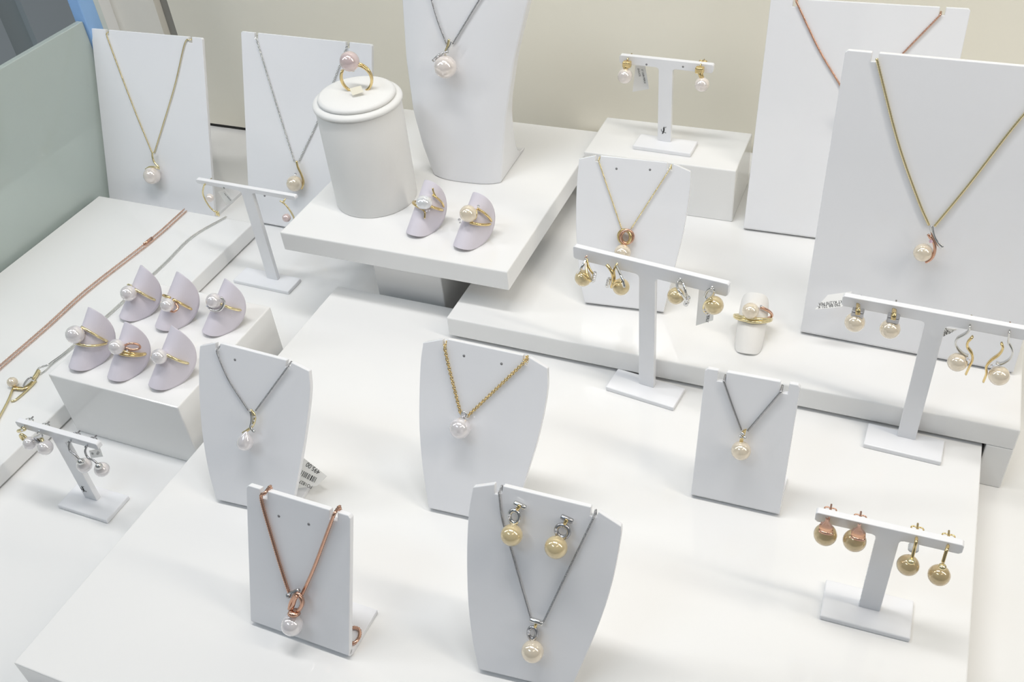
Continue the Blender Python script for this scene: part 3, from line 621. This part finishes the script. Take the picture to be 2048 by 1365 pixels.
wire(rt, S, 'arc', [(560, 402), (569, 408), (579, 420), (587, 434), (589, 444)], .0006, PGOLD, off=.0016); bar(rt, S, 'hook', (570, 399), (566, 406), .0006, PGOLD, off=.0014); pearl(rt, S, (573, 436), 8.7, P_MAUVE)
g = 'wire-framed gold pearl earrings on the tall middle stand'
rt, S = earring('mid', 'gold pearl earring in an open wire frame, leftmost on the middle stand', (1173, 513), g, nutM=ROSE, low=(1166.5, 574))
pearl(rt, S, (1166.5, 556.5), 17.2, P_GOLD, touch=.0006); wire(rt, S, 'frame_wire', [(1172, 517), (1170, 523), (1163, 536), (1154, 551)], .0007, SILV, offs=[.002, .004, .007, .0065])
wire(rt, S, 'frame_wire', [(1173, 517), (1176, 531), (1181, 541), (1186, 548)], .0007, GOLD, offs=[.002, .004, .005, .005]); wire(rt, S, 'frame_wire', [(1172, 523), (1173, 540), (1176, 556), (1181, 563)], .0007, GOLD, offs=[.003, .007, .0100, .0085])
wire(rt, S, 'strap', [(1160, 545), (1168, 549), (1176, 560)], .0006, GOLD, offs=[.0085, .0108, .0106]); bar(rt, S, 'stone_bar', (1190, 545), (1186, 564), .0011, SILV, off=.005)
for i in range(4): stone(rt, S, (1189.6 - i * 1.1, 548 + i * 4.4), .0007, off=.0060)
rt, S = earring('mid', 'gold pearl earring with crossing gold wires, second on the middle stand', (1234, 527.5), g, nutM=PGOLD, low=(1242, 592))
pearl(rt, S, (1242, 574), 17.6, P_GOLD, touch=.0006); wire(rt, S, 'frame_wire', [(1213.5, 530), (1220, 538), (1225, 548), (1226, 562), (1223, 575)], .0009, GOLD, offs=[.003, .004, .005, .005, .005])
wire(rt, S, 'frame_wire', [(1233, 531), (1238, 543), (1244, 557), (1249, 575)], .0008, SILV, offs=[.002, .006, .0095, .011]); wire(rt, S, 'frame_wire', [(1234, 529), (1228, 541), (1229, 556), (1226, 570)], .0007, GOLD, offs=[.002, .004, .005, .0075])
wire(rt, S, 'strap', [(1226, 573), (1233, 567), (1242, 565)], .0006, GOLD, offs=[.0080, .0110, .0116]); bar(rt, S, 'stone_bar', (1219, 557), (1214, 574), .0012, SILV, off=.005)
for i in range(4): stone(rt, S, (1217 - i * 1.2, 559 + i * 4), .0007, off=.0062)
rt, S = earring('mid', 'gold pearl earring with a white gold loop, third on the middle stand', (1360, 558), g, nutM=SILV, low=(1352, 610))
pearl(rt, S, (1352, 592), 17.6, P_GOLD, touch=.0006); wire(rt, S, 'loop', [(1360, 560), (1354, 568), (1357, 580), (1366, 592), (1374, 606)], .0007, SILV, offs=[.0015, .004, .0098, .0098, .006]); wire(rt, S, 'loop', [(1361, 560), (1367, 568), (1370, 581), (1374, 593), (1376, 606)], .0007, SILV, offs=[.0015, .004, .006, .006, .005])
bar(rt, S, 'stone_bar', (1377, 594), (1371, 611), .0013, SILV, off=.005)
for i in range(4): stone(rt, S, (1376 - i * 1.3, 597 + i * 4), .0007, off=.0063)
rt, S = earring('mid', 'gold pearl earring with a gold crescent and tag, rightmost on the middle stand', (1424, 574.5), g, nutM=SILV, low=(1428, 631))
pearl(rt, S, (1428, 611), 19.4, P_GOLD, touch=.0006); wire(rt, S, 'loop', [(1424, 577), (1415, 582), (1410, 595), (1418, 598)], .0007, SILV, off=.003); wire(rt, S, 'loop', [(1425, 577), (1428, 583), (1422, 594), (1414, 600)], .0007, SILV, off=.0036)
wire(rt, S, 'crescent', [(1423, 598), (1413, 604), (1408, 613), (1409, 622), (1414, 627)], .0008, PGOLD, offs=[.0085, .0080, .006, .006, .006])
for q in ((1409, 620), (1412, 625), (1416, 629)): stone(rt, S, q, .0007, off=.0072)
g = 'cream pearl earrings on the tall right stand'
for lab, hole, p0, p1, cbox, ppx in (('cream pearl stud with a gold bar and silver collar, leftmost on the right stand', (1717, 610), (1716.5, 609), (1715.5, 630), (1715.6, 626), (1709.7, 645)), ('cream pearl stud with a gold bar and silver collar, second on the right stand', (1788, 620), (1789, 619), (1786.5, 640), (1786.5, 637), (1780, 658.5))):
    rt, S = earring('right', lab, hole, g, nutM=SILV, low=(ppx[0], ppx[1] + 20))
    pearl(rt, S, ppx, 20, P_CREAM, touch=.001); c = S.at(cbox, .0052); part(rt, 'collar', obox(c, S.e * .0029, S.u * .0019, S.n * .0022), DSILV, smooth=False, bevel=.0006)
    wire(rt, S, 'gold_bar', [p0, ((p0[0] + p1[0]) / 2, (p0[1] + p1[1]) / 2), p1], .0010, GOLD, offs=[.0015, .0070, .0082], flat=(.0006, .0012))
rt, S = earring('right', 'cream pearl earring with wavy silver and gold ribbons, inner one of the right stand', (1940, 651), g, nutM=PGOLD, low=(1932, 748))
wire(rt, S, 'silver_ribbon', [(1940, 652), (1939, 660), (1930, 668), (1915, 677), (1911, 688), (1917, 700), (1928, 709), (1936, 712)], 1, SILV, off=.0030, flat=(.0014, .0005)); wire(rt, S, 'gold_ribbon', [(1945, 674), (1936, 684), (1935, 694), (1943, 706), (1945, 719), (1939, 733), (1932, 748)], 1, GOLD, off=.0042, flat=(.0014, .0006))
pearl(rt, S, (1914.7, 724.7), 19.2, P_CREAM); stone(rt, S, (1936, 719), .0011, off=.006)
rt, S = earring('right', 'deep cream pearl earring with wavy ribbons, outer one of the right stand', (2018, 665), g, nutM=ROSE, low=(1998, 772))
wire(rt, S, 'silver_ribbon', [(2019, 663), (2017.5, 674), (2017, 685), (2023, 697), (2025, 708), (2018, 720), (2002, 728), (1992, 726)], 1, SILV, off=.0030, flat=(.0014, .0005)); wire(rt, S, 'gold_ribbon', [(2003, 687), (2005.6, 697), (1998, 709), (1982, 721), (1973, 733), (1972.7, 748), (1967, 763)], 1, GOLD, off=.0042, flat=(.0014, .0006))
pearl(rt, S, (1998, 752), 20, P_CREAM); stone(rt, S, (1984.5, 732), .0011, off=.006)
g = 'deep gold pearl earrings on the short bottom right stand'
for lab, hole, cpx, ppx, tw in (('deep gold pearl stud with a rose gold cuff, leftmost on the bottom right stand', (1658, 1036.6), (1652.7, 1056), (1650.6, 1070), 0), ('deep gold pearl stud with a notched rose gold cuff, second on the bottom right stand', (1718, 1051.5), (1717, 1068), (1709, 1082), .5)):
    rt, S = earring('br', lab, hole, g, nutM=ROSE, low=(ppx[0], ppx[1] + 23))
    c, r = pearl(rt, S, ppx, 23, P_BRONZE, touch=.0006)
    d0 = [S.at((cpx[0] + dx, cpx[1] + dy), o) for dx, dy, o in ((2, -19, .001), (1, -12, .0045), (0, -2, .0088), (-1, 7, .0116), (-1.5, 12, .0122))]
    ctr = catmull(d0, 6); bm = bmesh.new(); rows = []
    for i, q in enumerate(ctr):
        k = i / (len(ctr) - 1); hwid = .0007 + .0022 * min(1, max(0, k - .25) * 4)
        rows.append([bm.verts.new(q + S.e * (hwid * x) + S.n * (.0007 * (1 - abs(x) ** 2) + dz)) for dz in (0, -.0006) for x in ((-1, -.5, 0, .5, 1) if dz == 0 else (1, .5, 0, -.5, -1))])
    for a_, c_ in zip(rows, rows[1:]):
        for j in range(10): bm.faces.new((a_[j], a_[(j + 1) % 10], c_[(j + 1) % 10], c_[j]))
    bm.faces.new(rows[0]); bm.faces.new(rows[-1][::-1]); part(rt, 'cuff', bm, ROSE)
    wire(rt, S, 'cuff_edge', [(cpx[0] - 9, cpx[1] - 10), (cpx[0] - 8, cpx[1] + 2), (cpx[0] - 5, cpx[1] + 12)], .0005, ROSE, offs=[.006, .0098, .0115])
for lab, hole, pts, ppx in (('deep gold pearl on a gold wire with clear backing, third on bottom right stand', (1833, 1076), [(1833, 1077), (1832, 1085), (1828.5, 1100), (1823, 1121)], (1816, 1131)), ('deep gold pearl on a slim gold wire, right end of the bottom right stand', (1896, 1091), [(1896, 1092), (1894, 1099), (1891, 1108), (1885.6, 1126)], (1878, 1151))):
    rt, S = earring('br', lab, hole, g, low=(ppx[0], ppx[1] + 22))
    pearl(rt, S, ppx, 21.8, P_BRONZE, touch=.0004); wire(rt, S, 'ear_wire', pts, .0007, GOLD, offs=[.001, .0035, .005, .0075])
    end = pts[-1]; cc = S.at((end[0] - 1, end[1] + (2 if ppx[0] < 1850 else 8)), .0088); part(rt, 'pearl_cap', sphere(cc, .0017, 16, 10, sc=(1, 1, .7)), PGOLD)
    if ppx[0] < 1850: cc = S.at((1827, 1096), -.0052); part(rt, 'silicone_back', tube([cc + S.n * .0012, cc - S.n * .0012], .0022, 16), SILIC)
g = 'white pearl earrings on the short bottom left stand'
rt, S = earring('bl', 'white pearl earring with a small white gold ring, left end of the bottom left stand', (46.6, 852.5), g, nutM=SILV, low=(60, 900))
bar(rt, S, 'bar', (36, 863), (50, 859), .0011, PGOLD, off=.002); stone(rt, S, (44, 861), .0008, off=.0032); hoop(rt, S, 'ring_loop', (47.5, 876), 7.5, 8.5, .0009, PGOLD, off=.003); pearl(rt, S, (60, 887), 13.5, P_WHITE)
rt, S = earring('bl', 'white pearl earring with crossed stone bars, second on the bottom left stand', (79, 863), g, nutM=SILV, low=(90, 911))
bar(rt, S, 'bar', (66, 878), (83, 872), .0012, SILV, off=.003); bar(rt, S, 'bar', (72, 878), (83, 892), .0011, DSILV, off=.004); hoop(rt, S, 'ring_loop', (86, 884), 7, 8, .0010, PGOLD, off=.003, yaw=.6)
for i in range(4): stone(rt, S, (67.5 + i * 4.4, 877 - i * 1.6), .0008, off=.0043)
pearl(rt, S, (90.5, 895.6), 15.5, P_WHITE)
for lab, hole, pts, ppx in (('white pearl drop on a curved twisted wire, third on the bottom left stand', (140.6, 881.5), [(140.6, 882), (138, 894), (140.6, 903), (149.4, 909.7), (160, 921)], (168.8, 931)), ('white pearl drop on a curved twisted wire, right end of the bottom left stand', (174, 891), [(174, 892), (170.5, 904), (176, 916), (188, 922), (196, 930)], (204, 939.5))):
    rt, S = earring('bl', lab, hole, g, nutM=DSILV, low=(ppx[0], ppx[1] + 15))
    wire(rt, S, 'ear_wire', pts, .0006, DSILV, offs=[.001, .003, .004, .005, .0055]); c, r = pearl(rt, S, ppx, 15, P_WHITE)
    q = S.at((pts[-1][0] + 2, pts[-1][1] + 3), .0062); part(rt, 'pearl_cap', sphere(q, .0020, 16, 10), SILV)

# ------------------------------------------------------------------ price tags
def tag(label, quad, P, n, lines, bars=None, M=None, group='white paper price tags'):
    q = [onpl(p, P, n) for p in quad]; c = sum(q, V((0, 0, 0))) / len(q)
    if n.dot(CAM - c) < 0: n = -n
    rt = root('price_tag', label, 'price tag', c, group)
    pap = part(rt, 'paper', prism(q, -n * .0002), M or PAPER, smooth=False)
    for s_, px, dpx, size in lines:
        o = onpl(px, P + n * .00015, n); x_ = (onpl((px[0] + dpx[0], px[1] + dpx[1]), P + n * .00015, n) - o).normalized(); y_ = n.cross(x_)
        text_part(pap, 'print', s_, o, x_, y_, size)
    if bars:
        a, bq, h = bars; o = onpl(a, P + n * .00015, n); f_ = onpl(bq, P + n * .00015, n); x_ = f_ - o; L_ = x_.length; x_.normalize(); y_ = n.cross(x_); bm = bmesh.new(); t_ = 0
        while t_ < L_:
            wd = random.choice((.0003, .0004, .0007)); prism([o + x_ * t_ - y_ * h, o + x_ * (t_ + wd) - y_ * h, o + x_ * (t_ + wd) + y_ * h, o + x_ * t_ + y_ * h], n * .00002, bm); t_ += wd + random.choice((.0004, .0006, .0008))
        part(pap, 'barcode', bm, INK, smooth=False)
    return rt
S = tsurf('back'); tag('small white tag with two printed lines on the small box stand', [(1271, 131), (1290, 130), (1298, 178), (1265, 184)], S.P0 - S.n * .006, S.n, [('2" 150R PERLE', (1287, 153), (3, 14), .0017), ('DOUCE', (1278, 145), (3, 14), .0017)])
S = tsurf('left'); tag('small white tag with faint print behind the left tall stand', [(437, 384), (450, 381), (468, 404), (452, 410)], S.P0 - S.n * .007, S.n, [('750 PERLE', (455, 394), (9, 10), .0016)])
S = tsurf('mid'); tag('white tag hanging behind the rightmost earring of the middle stand', [(1398, 578), (1430, 588), (1426, 641), (1391.6, 652)], S.P0 - S.n * .008, S.n, [('SE2 PERLE', (1416, 632), (-2, 12), .0022)])
S = tsurf('right'); tag('white tag sticking out beyond the left end of the right stand', [(1655.5, 590), (1704, 583.4), (1684, 614), (1629.7, 619.4)], S.P0 - S.n * .0075, (S.n * .8 + S.u * .6).normalized(), [('UHRT KI.270 PER', (1667, 605), (-10, 1.2), .0022), ('750 BR 221 K', (1658, 612), (-10, 1.2), .0022)])
tag('white tag reading 895 beside the post of the right stand', [(1880, 655), (1916, 659), (1875, 679)], S.P0 - S.n * .0085, S.n, [('895.-', (1895, 666), (10, -4.5), .0032), ('LOT', (1887, 661), (10, -3), .0022)])
S = SF['A']; nn = (ZUP * .75 + S.n * .66).normalized(); tag('white barcode tag reading 495.00 behind the drop pearl easel', [(604, 914), (654, 953), (634, 972), (586, 978)], un((620, 980), ZM + .006), nn, [('495.00', (626, 937), (-12, -8.5), .0036), ('PO1827TT', (607, 967), (-12, -6), .0026)], bars=((600, 945), (631, 961), .0015))
S = tsurf('bl'); tag('small white tag with a thread at the right end of the bottom left stand', [(178, 902), (200, 897), (206, 914), (182, 917)], S.P0 - S.n * .008, S.n, [('585', (185, 908), (3, -6), .0018), ('PERLE', (196, 907), (4, -8), .0018)])
q_ = un((712, 183), ctop.z + .0030)
tag('small cream tag folded under the upright ring on the round stand', [(699, 177), (722, 171), (727, 184), (705, 191)], q_, (ZUP * .8 + hv * .6).normalized(), [], M=CREAM)
